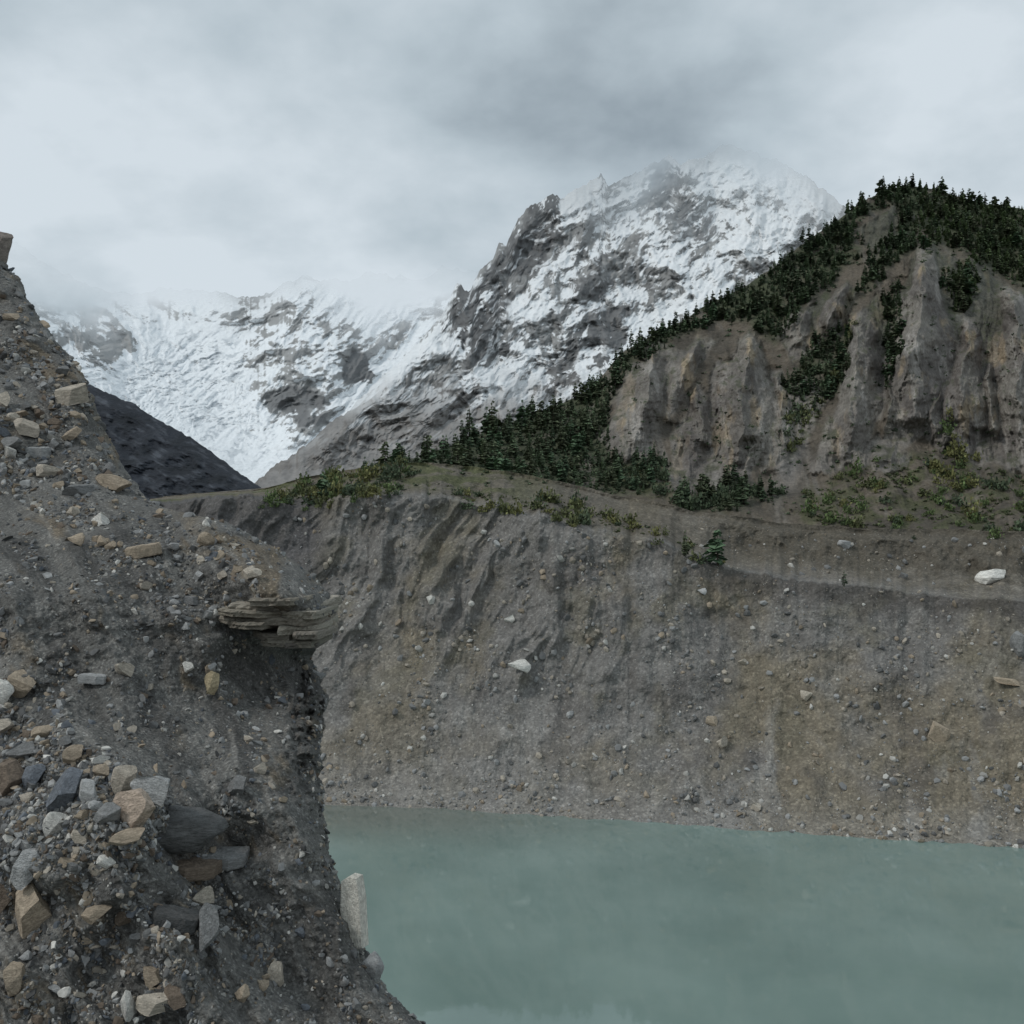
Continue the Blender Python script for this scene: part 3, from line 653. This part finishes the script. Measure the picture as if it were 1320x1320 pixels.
# ------------------------------------------------------------------ scattered loose stones (uncountable)
def rand_rot(n):
    q = rng.normal(size=(n, 4)); q /= np.linalg.norm(q, axis=1)[:, None]; w, x, y, z = q.T
    return np.stack([np.stack([1-2*(y*y+z*z), 2*(x*y-z*w), 2*(x*z+y*w)], -1), np.stack([2*(x*y+z*w), 1-2*(x*x+z*z), 2*(y*z-x*w)], -1),
                     np.stack([2*(x*z-y*w), 2*(y*z+x*w), 1-2*(x*x+y*y)], -1)], 1)
def rotz(n):
    a = rng.uniform(0, 6.283, n); z = np.zeros(n); o = np.ones(n); c, s = np.cos(a), np.sin(a)
    return np.stack([np.stack([c, -s, z], -1), np.stack([s, c, z], -1), np.stack([z, z, o], -1)], 1)
def merged(name, protos, pos, scale, rot, cols, mat, smooth=False, pcol=None):
    Vs, Fs, Cs, off = [], [], [], 0; n = len(pos); which = rng.integers(0, len(protos), n)
    for k, (pv, pf) in enumerate(protos):
        id_ = np.nonzero(which == k)[0]
        if len(id_) == 0: continue
        v = np.einsum('nij,nvj->nvi', rot[id_], pv[None]*scale[id_][:, None, :])+pos[id_][:, None, :]
        f = pf[None]+(np.arange(len(id_))*len(pv))[:, None, None]+off
        c = np.repeat(cols[id_][:, None, :], len(pv), 1)
        if pcol is not None: c = c*pcol[k][None, :, None]
        Vs.append(v.reshape(-1, 3)); Fs.append(f.reshape(-1, pf.shape[1])); Cs.append(c.reshape(-1, 3)); off += len(id_)*len(pv)
    return link(name, mesh_np(name, np.concatenate(Vs), np.concatenate(Fs), np.concatenate(Cs), smooth), mat)
PEB = [(rock_v(600+i, 2, 9, .26, .65, 0), IC[2][1]) for i in range(8)]
PEB1 = [(rock_v(620+i, 1, 5, .5, .85, 0), IC[1][1]) for i in range(8)]
palarr = A([PAL[c] for c in ['grey','grey','lgrey','tan','beige','brown','dark','white','blue','grey','lgrey']])
def gravel(n, smin, smax, power, protos, name, lab, dens, dim=1.0):
    px = rng.uniform(-60, 560, n*6); py = rng.uniform(300, 1400, n*6)
    ok = px < fg_edge(py)-1; px, py = px[ok], py[ok]
    dn = dens(px, py); ok = rng.uniform(size=len(px)) < dn; px, py = px[ok][:n], py[ok][:n]; n = len(px)
    D = fgD(px, py); sz = (smin+(smax-smin)*rng.uniform(size=n)**power)/F*D/2
    sc = sz[:, None]*np.stack([rng.uniform(.8, 1.3, n), rng.uniform(.7, 1.1, n), rng.uniform(.4, .8, n)], -1)
    col = palarr[rng.integers(0, len(palarr), n)]*rng.uniform(.5, 1.0, n)[:, None]*dim
    pos = P(px, py, D-sz*.05)
    o = merged(name, protos, pos, sc, rand_rot(n), col, M_gravel)
    return tag(o, lab, 'gravel', kind='stuff')
def dens(px, py):
    s_, l_ = fstreak(px, py)
    d = .03+.6*ss(.12, .45, fbm(s_/30, l_/80, 0, 4, 331))
    d = d+1.0*ss(-15, 25, sd(px, py, ZN[2][0]))
    for q, k in ((ZN[0], .9), (ZN[1], .6), (ZN[3], .7)): d = d+k*ss(-20, 20, sd(px, py, q[0]))*ss(-.15,.35,fbm(s_/28, l_/45, 4, 4, 333))
    d = d+.35*ss(26, 5, fg_edge(py)-px)
    return np.clip(d, 0, 1)
gravel(4200, 4.5, 14, 2.2, PEB, 'gravel', 'loose coarse gravel strewn over the near slope', dens, 1.0)
gravel(10500, 1.6, 6, 2.4, PEB1, 'fine_gravel', 'fine loose gravel covering the near slope', lambda x, y: np.clip(dens(x, y)+.06, 0, 1), .9)

# boulders on the moraine wall
WB = [(1278,743,38,18,'white','flat white boulder on the terrace above the wall at right'),
      (668,858,28,16,'white','white boulder resting midway up the gullied wall'),
      (1210,944,24,26,'tan','tan boulder on the wall at far right'),
      (931,957,17,16,'beige','beige boulder low on the wall, lower right of a close pair'),
      (917,929,15,12,'tan','tan boulder low on the wall, upper left of a close pair'),
      (657,798,13,12,'white','small white boulder above the midway white boulder'),
      (555,773,11,12,'white','small white boulder high on the left part of the wall'),
      (1040,897,14,14,'beige','beige boulder halfway down the brown right part of the wall'),
      (1298,878,34,9,'tan','long flat tan boulder on the wall at the right picture edge'),
      (1314,830,22,30,'grey','grey boulder at the right picture edge above a flat tan one'),
      (641,701,9,9,'lgrey','small pale boulder near the top of the left wall'),
      (958,853,11,8,'beige','small beige boulder in the middle of the brown wall face'),
      (1088,702,15,10,'lgrey','light grey boulder on the upper terrace scarp'),
      (975,1040,14,10,'beige','pale boulder low on the wall close above the shoreline'),
      (735,921,10,9,'lgrey','light grey boulder right of and below the midway white boulder'),
      (905,762,11,8,'lgrey','small pale boulder just under the terrace rim'),
      (1164,742,11,8,'grey','small grey boulder on the terrace left of the flat white boulder'),
      (550,905,10,9,'lgrey','small pale boulder on the lower left part of the wall')]
for i, (px, py, w, h, col, lab) in enumerate(WB):
    o = place(STONES[(i*5+1) % 14], px, py, w*1.1, h*1.1, col, random.uniform(-15, 15), depthf=wallD, name='boulder'); tag(o, lab, 'boulder')
n = 16000
px = rng.uniform(380, 1340, n); tq = rng.uniform(0, 1.0, n)**1.35; uq = rng.uniform(size=n)
py = shore(px)*(1-tq)+rim(px)*tq
upm = (uq < .12) & (px > 900); py = np.where(upm, rim(px)+(r2(px)-rim(px))*rng.uniform(size=n), py)
ok = rng.uniform(size=n) < .15+.85*ss(-.05,.4,fbm(px/55, py/60, 0, 4, 341)+.25*ss(950,1050,py)); px, py = px[ok], py[ok]; n = len(px)
D = wallD(px, py); sz = (1.3+8*rng.uniform(size=n)**7)/F*D/2
col = A([PAL[c] for c in ['grey','lgrey','lgrey','beige','tan','white','grey','beige']])[rng.integers(0, 8, n)]*rng.uniform(.5, .95, n)[:, None]
sc = sz[:, None]*np.stack([rng.uniform(.8,1.3,n), rng.uniform(.8,1.2,n), rng.uniform(.5,.9,n)], -1)
tag(merged('scree', PEB1, P(px, py, D-sz*.3), sc, rand_rot(n), col, M_scree), 'pale scree stones scattered over the far moraine wall', 'scree', kind='stuff')

# ------------------------------------------------------------------ trees
def conifer(seed, tiers=15, per=7, R=.19):
    r = np.random.default_rng(seed); V, Fq, C = [], [], []
    lean = r.uniform(-.04, .04, 2); skew = r.uniform(0, 6.28); pw = r.uniform(.4, .85)
    for ti in range(tiers):
        z = .06+.92*ti/(tiers-1)*r.uniform(.95, 1.03); rad = R*(1.06-min(z, 1.0))**pw*r.uniform(.65, 1.25)
        if ti < 2: rad *= .75
        for k in range(per if z < .8 else 4):
            a = r.uniform(0, 6.28); L_ = rad*r.uniform(.55, 1.15)*(1+.3*math.cos(a-skew))
            if r.uniform() < .12: continue
            w = L_*r.uniform(.4, .6)+.014; dr = r.uniform(.1, .5)*L_; up_ = r.uniform(-.02,.02)
            ca, sa = math.cos(a), math.sin(a)
            def pt(rr, side, zz): return (ca*rr-sa*side+lean[0]*z, sa*rr+ca*side+lean[1]*z, zz)
            i = len(V); sh = r.uniform(.55, 1.5)
            V += [pt(0, 0, z+.015), pt(L_*.6, w, z-dr*.45+up_), pt(L_, 0, z-dr), pt(L_*.6, -w, z-dr*.45-up_)]
            V += [pt(L_*.15, 0, z+.035), pt(L_*.6, .2*w, z-dr*.3+.03), pt(L_*1.02, 0, z-dr), pt(L_*.55, -.2*w, z-dr*.5-.05)]
            Fq += [[i, i+1, i+2, i+3], [i+4, i+5, i+6, i+7]]; C += [sh]*8
    return A(V), A(Fq), A(C)
CON = [conifer(700+i, 10+i % 6, 6+i % 3, .22+.035*(i % 5)) for i in range(12)]
def trunk_v():
    V, Fq = [], []
    for j, (z, r_) in enumerate([(-.06,.024),(.12,.02),(.5,.012),(.97,.003)]):
        for k in range(6): V.append((r_*math.cos(k*1.0472), r_*math.sin(k*1.0472), z))
    for j in range(3):
        for k in range(6): Fq.append([j*6+k, j*6+(k+1) % 6, j*6+6+(k+1) % 6, j*6+6+k])
    return A(V), A(Fq)
TRV, TRF = trunk_v()
gcol = A([.100,.136,.078])
ME_trunk = mesh_np('trunk', TRV, TRF, np.tile(A([.06,.045,.035]), (len(TRV), 1))); ME_trunk.materials.append(M_leaf)
ME_crown, ME_tree = [], []
for i, (v, f, cc) in enumerate(CON):
    g = gcol*A([1+.12*(i % 3-1),1,1])*(.65+.15*(i % 5)); me = mesh_np('crown', v, f, cc[:, None]*g, False); me.materials.append(M_leaf); ME_crown.append(me)
    V = np.concatenate([v, TRV]); Fq = np.concatenate([f, TRF+len(v)]); Cc = np.concatenate([cc[:, None]*g, np.tile(A([.06,.045,.035]), (len(TRV), 1))])
    me = mesh_np('conifer', V, Fq, Cc, False); me.materials.append(M_leaf); ME_tree.append(me)
def anyD(px, py):
    return np.where(A(py) > r2(A(px, float)), wallD(px, py), hillD(px, py))
def put_tree(px, py, hpx, lab, grp=None, parts=False, depthf=hillD):
    D = float(depthf(A([px]), A([py]))[0]); pos = P(px, py, D); H = hpx/F*D; wd = random.uniform(.85, 1.3)
    if parts:
        o = bpy.data.objects.new('conifer', None); COL.objects.link(o)
        t_ = link('trunk', ME_trunk, None, o); c_ = link('crown', random.choice(ME_crown), None, o)
    else:
        o = bpy.data.objects.new('conifer', random.choice(ME_tree)); COL.objects.link(o)
    o.location = pos; o.scale = (H*wd, H*wd, H); o.rotation_euler = (0, 0, random.uniform(0, 6.28))
    return tag(o, lab, 'tree', grp)
LONE = [(925,728,46,'wall','bushy conifer on the terrace rim, taller of two above the lake wall'),
        (882,716,32,'wall','small conifer on the terrace rim left of a taller bushy one'),
        (1035,312,22,'hill','small conifer standing out alone on the ridge skyline'),
        (605,572,50,'hill','tall dark conifer at the left foot of the hill, taller of two'),
        (634,560,44,'hill','dark conifer just right of the tall one at the left foot of the hill'),
        (552,592,32,'hill','conifer at the left end of the wood on the moraine crest'),
        (1088,756,20,'wall','tiny conifer on the bare terrace under the cliffs'),
        (1140,250,24,'hill','conifer at the left end of the hilltop wood'),
        (415,640,30,'hill','small pale conifer among shrubs on the moraine crest at left')]
for px, py, h, w, lab in LONE:
    put_tree(px, py, h, lab, None, True, anyD)
pts = []
NC = 60000
cx = rng.uniform(460, 1400, NC); cy = rng.uniform(220, 660, NC)
fmv = fmask(cx, cy, FO, 8); okk = (fmv > rng.uniform(.1, .9, NC)) & (cy > hsky(cx)+1) & (cy < hbase(cx)-6)
ndv = fbm(cx/30, cy/24, 0, 5, 351, .6); okk &= ndv > -.25-.2*ss(1130, 1180, cx)-.15*ss(800, 700, cx)
cx, cy = cx[okk], cy[okk]
cell = {}
for px, py in zip(cx, cy):
    md = 5.0+2.2*ss(420, 600, py); k = (int(px//8), int(py//8))
    if any((px-q[0])**2+((py-q[1])*1.25)**2 < md*md for i in (-1,0,1) for j in (-1,0,1) for q in cell.get((k[0]+i, k[1]+j), [])): continue
    cell.setdefault(k, []).append((px, py)); pts.append((px, py))
PTS = A(pts); DD = hillD(PTS[:, 0], PTS[:, 1])
HH = rng.choice([2.5,3,4,4.5,5,6,6.5,7.5,8.5,10.5], len(PTS))*rng.uniform(.8, 1.15, len(PTS))*(.66+.14*ss(820, 600, PTS[:, 0])+.06*ss(300,270,PTS[:,1])*ss(1110,1150,PTS[:,0]))
tr = sorted([(h*F/d, x, y) for h, d, (x, y) in zip(HH, DD, pts)], reverse=True)
vis = [q for q in tr if q[1] < 1325]
big = vis[:285]; rest = vis[285:]+[q for q in tr if q[1] >= 1325]
for i, (h, px, py) in enumerate(big):
    if px < 800: lab, grp = 'dark conifer among the trees on the left foot of the hill', 'conifers on the left foot of the hill'
    elif px < 1120: lab, grp = 'dark conifer in the narrow wood along the ridge above the cliffs', 'conifers along the ridge'
    else: lab, grp = 'conifer in the dense wood on the hilltop at right', 'conifers on the hilltop'
    if 1000 < px < 1100 and py > 420 or (py > 610 and px > 860): lab, grp = 'conifer growing in a gully at the foot of the cliffs', 'conifers below the cliffs'
    elif px >= 1120 and py > 380: lab, grp = 'conifer in a cleft between the big cliff buttresses', 'conifers in the cliff clefts'
    put_tree(px, py, h, lab, grp, i < 60)
R_ = A(rest); n = len(R_); D = hillD(R_[:, 1], R_[:, 2]); H = R_[:, 0]/F*D
gr = np.where((R_[:, 1] > 1180)[:, None], A([.120,.160,.080]), gcol)*rng.uniform(.5, 1.4, n)[:, None]
fo = merged('forest', [(v, f) for v, f, c_ in CON], P(R_[:, 1], R_[:, 2], D), np.stack([H*1.05, H*1.05, H], -1), rotz(n), gr, M_leaf, False, [c_ for v, f, c_ in CON])
tag(fo, 'dark conifer wood covering the hill slope and hilltop', 'forest', kind='stuff')

# shrubs
def shrub(seed, n=110, s=.2):
    r = np.random.default_rng(seed); V, Fq, C = [], [], []
    for k in range(n):
        d = r.normal(size=3); d /= np.linalg.norm(d); d[2] = abs(d[2]); rr = r.uniform(.35, 1)*(1+.35*math.sin(3*math.atan2(d[1], d[0])+seed))
        c = d*rr*A([1, 1, 1.0]); a = r.normal(size=3); a /= np.linalg.norm(a); b_ = np.cross(a, r.normal(size=3)); b_ /= np.linalg.norm(b_)
        i = len(V); w = s*r.uniform(.6, 1.3)
        V += [c+a*w, c+b_*w*.6, c-a*w, c-b_*w*.6]; Fq.append([i, i+1, i+2, i+3]); C += [r.uniform(.55, 1.45)]*4
    return A(V), A(Fq), A(C)
SHR = [shrub(800+i) for i in range(6)]
ME_sh = {}
for nm, g in (('dark', (.072,.096,.056)), ('olive', (.11,.122,.054)), ('yellow', (.155,.155,.062)), ('green', (.10,.138,.054))):
    ME_sh[nm] = []
    for v, f, cc in SHR:
        me = mesh_np('shrub', v, f, cc[:, None]*A(g), False); me.materials.append(M_leaf); ME_sh[nm].append(me)
def put_shrub(px, py, wpx, hpx, tone, lab, grp, depthf):
    D = float(depthf(A([px]), A([py]))[0]); o = bpy.data.objects.new('shrub', random.choice(ME_sh[tone])); COL.objects.link(o)
    s = wpx/2/F*D; o.location = P(px, py, D); o.scale = (s, s, hpx/F*D); o.rotation_euler = (0, 0, random.uniform(0, 6.28))
    tag(o, lab, 'shrub', grp)
SZ = [(SH[1], 85, ['olive','yellow','green','dark'], 'olive shrub on the moraine crest at left', 'shrubs on the left moraine crest'),
      (SH[0], 76, ['dark','green','yellow','olive','green'], 'green shrub on the slope at the foot of the big cliff', 'shrubs at the foot of the big cliff'),
      (SH[2], 55, ['olive','dark','yellow'], 'low shrub along the top rim of the lake wall', 'shrubs along the wall rim'),
      (SH[3], 18, ['yellow','green'], 'yellow green shrub in the cleft under the big cliff', 'shrubs in the cliff cleft'),
      (SH[4], 24, ['dark','olive'], 'dark shrub in the gully between the cliffs', 'shrubs in the gully'),
      (SH[5], 18, ['dark'], 'dark shrub below the wood left of the pointed cliff', 'shrubs below the wood'),
      (FO[3], 18, ['dark'], 'dark shrub under the pointed cliff', 'shrubs under the pointed cliff')]
for poly, n, tones, lab, grp in SZ:
    xs = [q[0] for q in poly]; ys = [q[1] for q in poly]; k = 0; tries = 0
    while k < n and tries < 4000:
        tries += 1
        px, py = random.uniform(min(xs), min(1330, max(xs))), random.uniform(min(ys), max(ys))
        if sd(A([px]), A([py]), poly)[0] < -3: continue
        if py < hsky(A([px]))[0]: continue
        k += 1; w = random.uniform(8, 24); put_shrub(px, py, w, w*random.uniform(.45, .95), random.choice(tones), lab, grp, anyD)
# undergrowth: low bushes nobody could count
n = 16000; px = rng.uniform(330, 1400, n); py = rng.uniform(230, 720, n)
fm = np.maximum(fmask(px, py, FO, 14), .65*fmask(px, py, SH, 12)); wx, wy = hwob(px, py)
cm = np.zeros(n)
for q in CL: cm = np.maximum(cm, ss(-5, 3, sd(wx, wy, q[0])))
keep = (py > hsky(px)+1) & (py < rim(px)-2) & ((fm*(.5+.5*ss(-.3,.2,fbm(px/22,py/18,3,3,363))) > rng.uniform(.1, 1, n)) | ((py < r2(px)) & (rng.uniform(size=n) < .03+.36*(1-.72*cm)*ss(.05,.4,fbm(px/30,py/30,0,4,361)))))
px, py = px[keep], py[keep]; n = len(px); D = anyD(px, py); s_ = rng.uniform(1.8, 5.5, n)/F*D
tone = np.where((fmask(px, py, SH, 8) > .5)[:, None], A([.088,.106,.05]), A([.076,.102,.06]))*rng.uniform(.7, 1.35, n)[:, None]
sm_ = [shrub(830+i, 26, .38) for i in range(5)]
ug = merged('undergrowth', [(v, f) for v, f, c_ in sm_], P(px, py, D), np.stack([s_, s_, s_*.7], -1), rotz(n), tone, M_leaf, False, [c_ for v, f, c_ in sm_])
tag(ug, 'low green undergrowth spread over the wooded hillside', 'undergrowth', kind='stuff')

# ------------------------------------------------------------------ world: overcast sky
SUN_EL, SUN_AZ = math.radians(46), math.radians(-112)
w = bpy.data.worlds.new('World'); S.world = w; w.use_nodes = True; nt = w.node_tree; L = nt.links
bg = nt.nodes['Background']
sk = N(nt, 'ShaderNodeTexSky', sky_type='NISHITA'); sk.sun_disc = False; sk.sun_elevation = SUN_EL; sk.sun_rotation = SUN_AZ
tc = N(nt, 'ShaderNodeTexCoord'); sx = N(nt, 'ShaderNodeSeparateXYZ'); L.new(tc.outputs['Generated'], sx.inputs[0])
def M(op, a, b=None, c=None, clamp=False):
    n = N(nt, 'ShaderNodeMath', operation=op); n.use_clamp = clamp
    for i, v in enumerate((a, b, c)):
        if v is None: continue
        if isinstance(v, (int, float)): n.inputs[i].default_value = v
        else: L.new(v, n.inputs[i])
    return n.outputs[0]
zc = M('ADD', M('MAXIMUM', sx.outputs[2], 0), .34)
cv = N(nt, 'ShaderNodeCombineXYZ'); L.new(M('DIVIDE', sx.outputs[0], zc), cv.inputs[0]); L.new(M('DIVIDE', sx.outputs[1], zc), cv.inputs[1])
def wn(scale, detail, rough, off, dist=0):
    mp = N(nt, 'ShaderNodeMapping'); mp.inputs['Location'].default_value = off; L.new(cv.outputs[0], mp.inputs['Vector'])
    n = N(nt, 'ShaderNodeTexNoise'); n.inputs['Scale'].default_value = scale; n.inputs['Detail'].default_value = detail
    n.inputs['Roughness'].default_value = rough; n.inputs['Distortion'].default_value = dist
    L.new(mp.outputs[0], n.inputs['Vector']); return n.outputs['Fac']
na = wn(1.9, 5, .5, (3.1, 1.7, 0), 0); nb = wn(4.6, 6, .56, (0.4, 5.2, 0), .1)
grad = N(nt, 'ShaderNodeMapRange'); grad.inputs[1].default_value = .20; grad.inputs[2].default_value = .42; grad.inputs[3].default_value = .26; grad.inputs[4].default_value = -.06
L.new(sx.outputs[2], grad.inputs[0])
fac = M('ADD', M('ADD', M('MULTIPLY', na, 2.0), M('MULTIPLY', nb, .9)), grad.outputs[0])
# broad cloud masses: heavier and lighter parts of the overcast
for (dx, dz, rngd, amp) in ((.05, .50, .93, -.24), (-.20, .42, .988, -.10), (.42, .46, .94, .24), (.30, .36, .97, .14), (-.46, .46, .95, -.10), (-.14, .34, .97, .20), (-.38, .28, .97, .22)):
    l_ = math.sqrt(1+dx*dx+dz*dz)
    dp = N(nt, 'ShaderNodeVectorMath', operation='DOT_PRODUCT'); L.new(tc.outputs['Generated'], dp.inputs[0]); dp.inputs[1].default_value = (dx/l_, 1/l_, dz/l_)
    mr = N(nt, 'ShaderNodeMapRange', interpolation_type='SMOOTHSTEP'); mr.inputs[1].default_value = rngd; mr.inputs[2].default_value = 1.0; mr.inputs[3].default_value = 0; mr.inputs[4].default_value = amp
    L.new(dp.outputs['Value'], mr.inputs[0]); fac = M('ADD', fac, mr.outputs[0])
cr = N(nt, 'ShaderNodeValToRGB'); L.new(M('SUBTRACT', fac, .87), cr.inputs[0])
def lc(r, g, b): v = lin(r, g, b)*EXPO; return (v[0], v[1], v[2], 1)
e = cr.color_ramp.elements; e[0].position = .12; e[0].color = lc(150,163,172); e[1].position = .95; e[1].color = lc(214,224,231)
e2 = e.new(.5); e2.color = lc(184,197,205)
skm = N(nt, 'ShaderNodeVectorMath', operation='SCALE'); L.new(sk.outputs[0], skm.inputs[0]); skm.inputs['Scale'].default_value = .1
mx = N(nt, 'ShaderNodeMix', data_type='RGBA'); mx.inputs[0].default_value = .95
L.new(skm.outputs[0], mx.inputs[6]); L.new(cr.outputs[0], mx.inputs[7])
gm = N(nt, 'ShaderNodeMix', data_type='RGBA'); L.new(M('MULTIPLY_ADD', sx.outputs[2], 12, .9, True), gm.inputs[0])
gm.inputs[6].default_value = (.10,.10,.09,1); L.new(mx.outputs[2], gm.inputs[7])
L.new(gm.outputs[2], bg.inputs['Color']); bg.inputs['Strength'].default_value = 1.0

sun = bpy.data.lights.new('sun', 'SUN'); sun.energy = 1.2; sun.angle = math.radians(12); sun.color = (1, .97, .93)
so = bpy.data.objects.new('sun', sun); COL.objects.link(so)
from mathutils import Vector
dirv = Vector((math.cos(SUN_EL)*math.sin(SUN_AZ), math.cos(SUN_EL)*math.cos(SUN_AZ), math.sin(SUN_EL)))
so.rotation_euler = dirv.to_track_quat('Z', 'Y').to_euler()

cd = bpy.data.cameras.new('camera'); cd.angle = FOV; cd.clip_start = .1; cd.clip_end = 20000
co = bpy.data.objects.new('camera', cd); COL.objects.link(co); co.location = (0, 0, CZ); co.rotation_euler = (math.pi/2+PITCH, 0, 0)
S.camera = co
S.view_settings.view_transform = 'Standard'; S.view_settings.look = 'None'; S.view_settings.exposure = 0
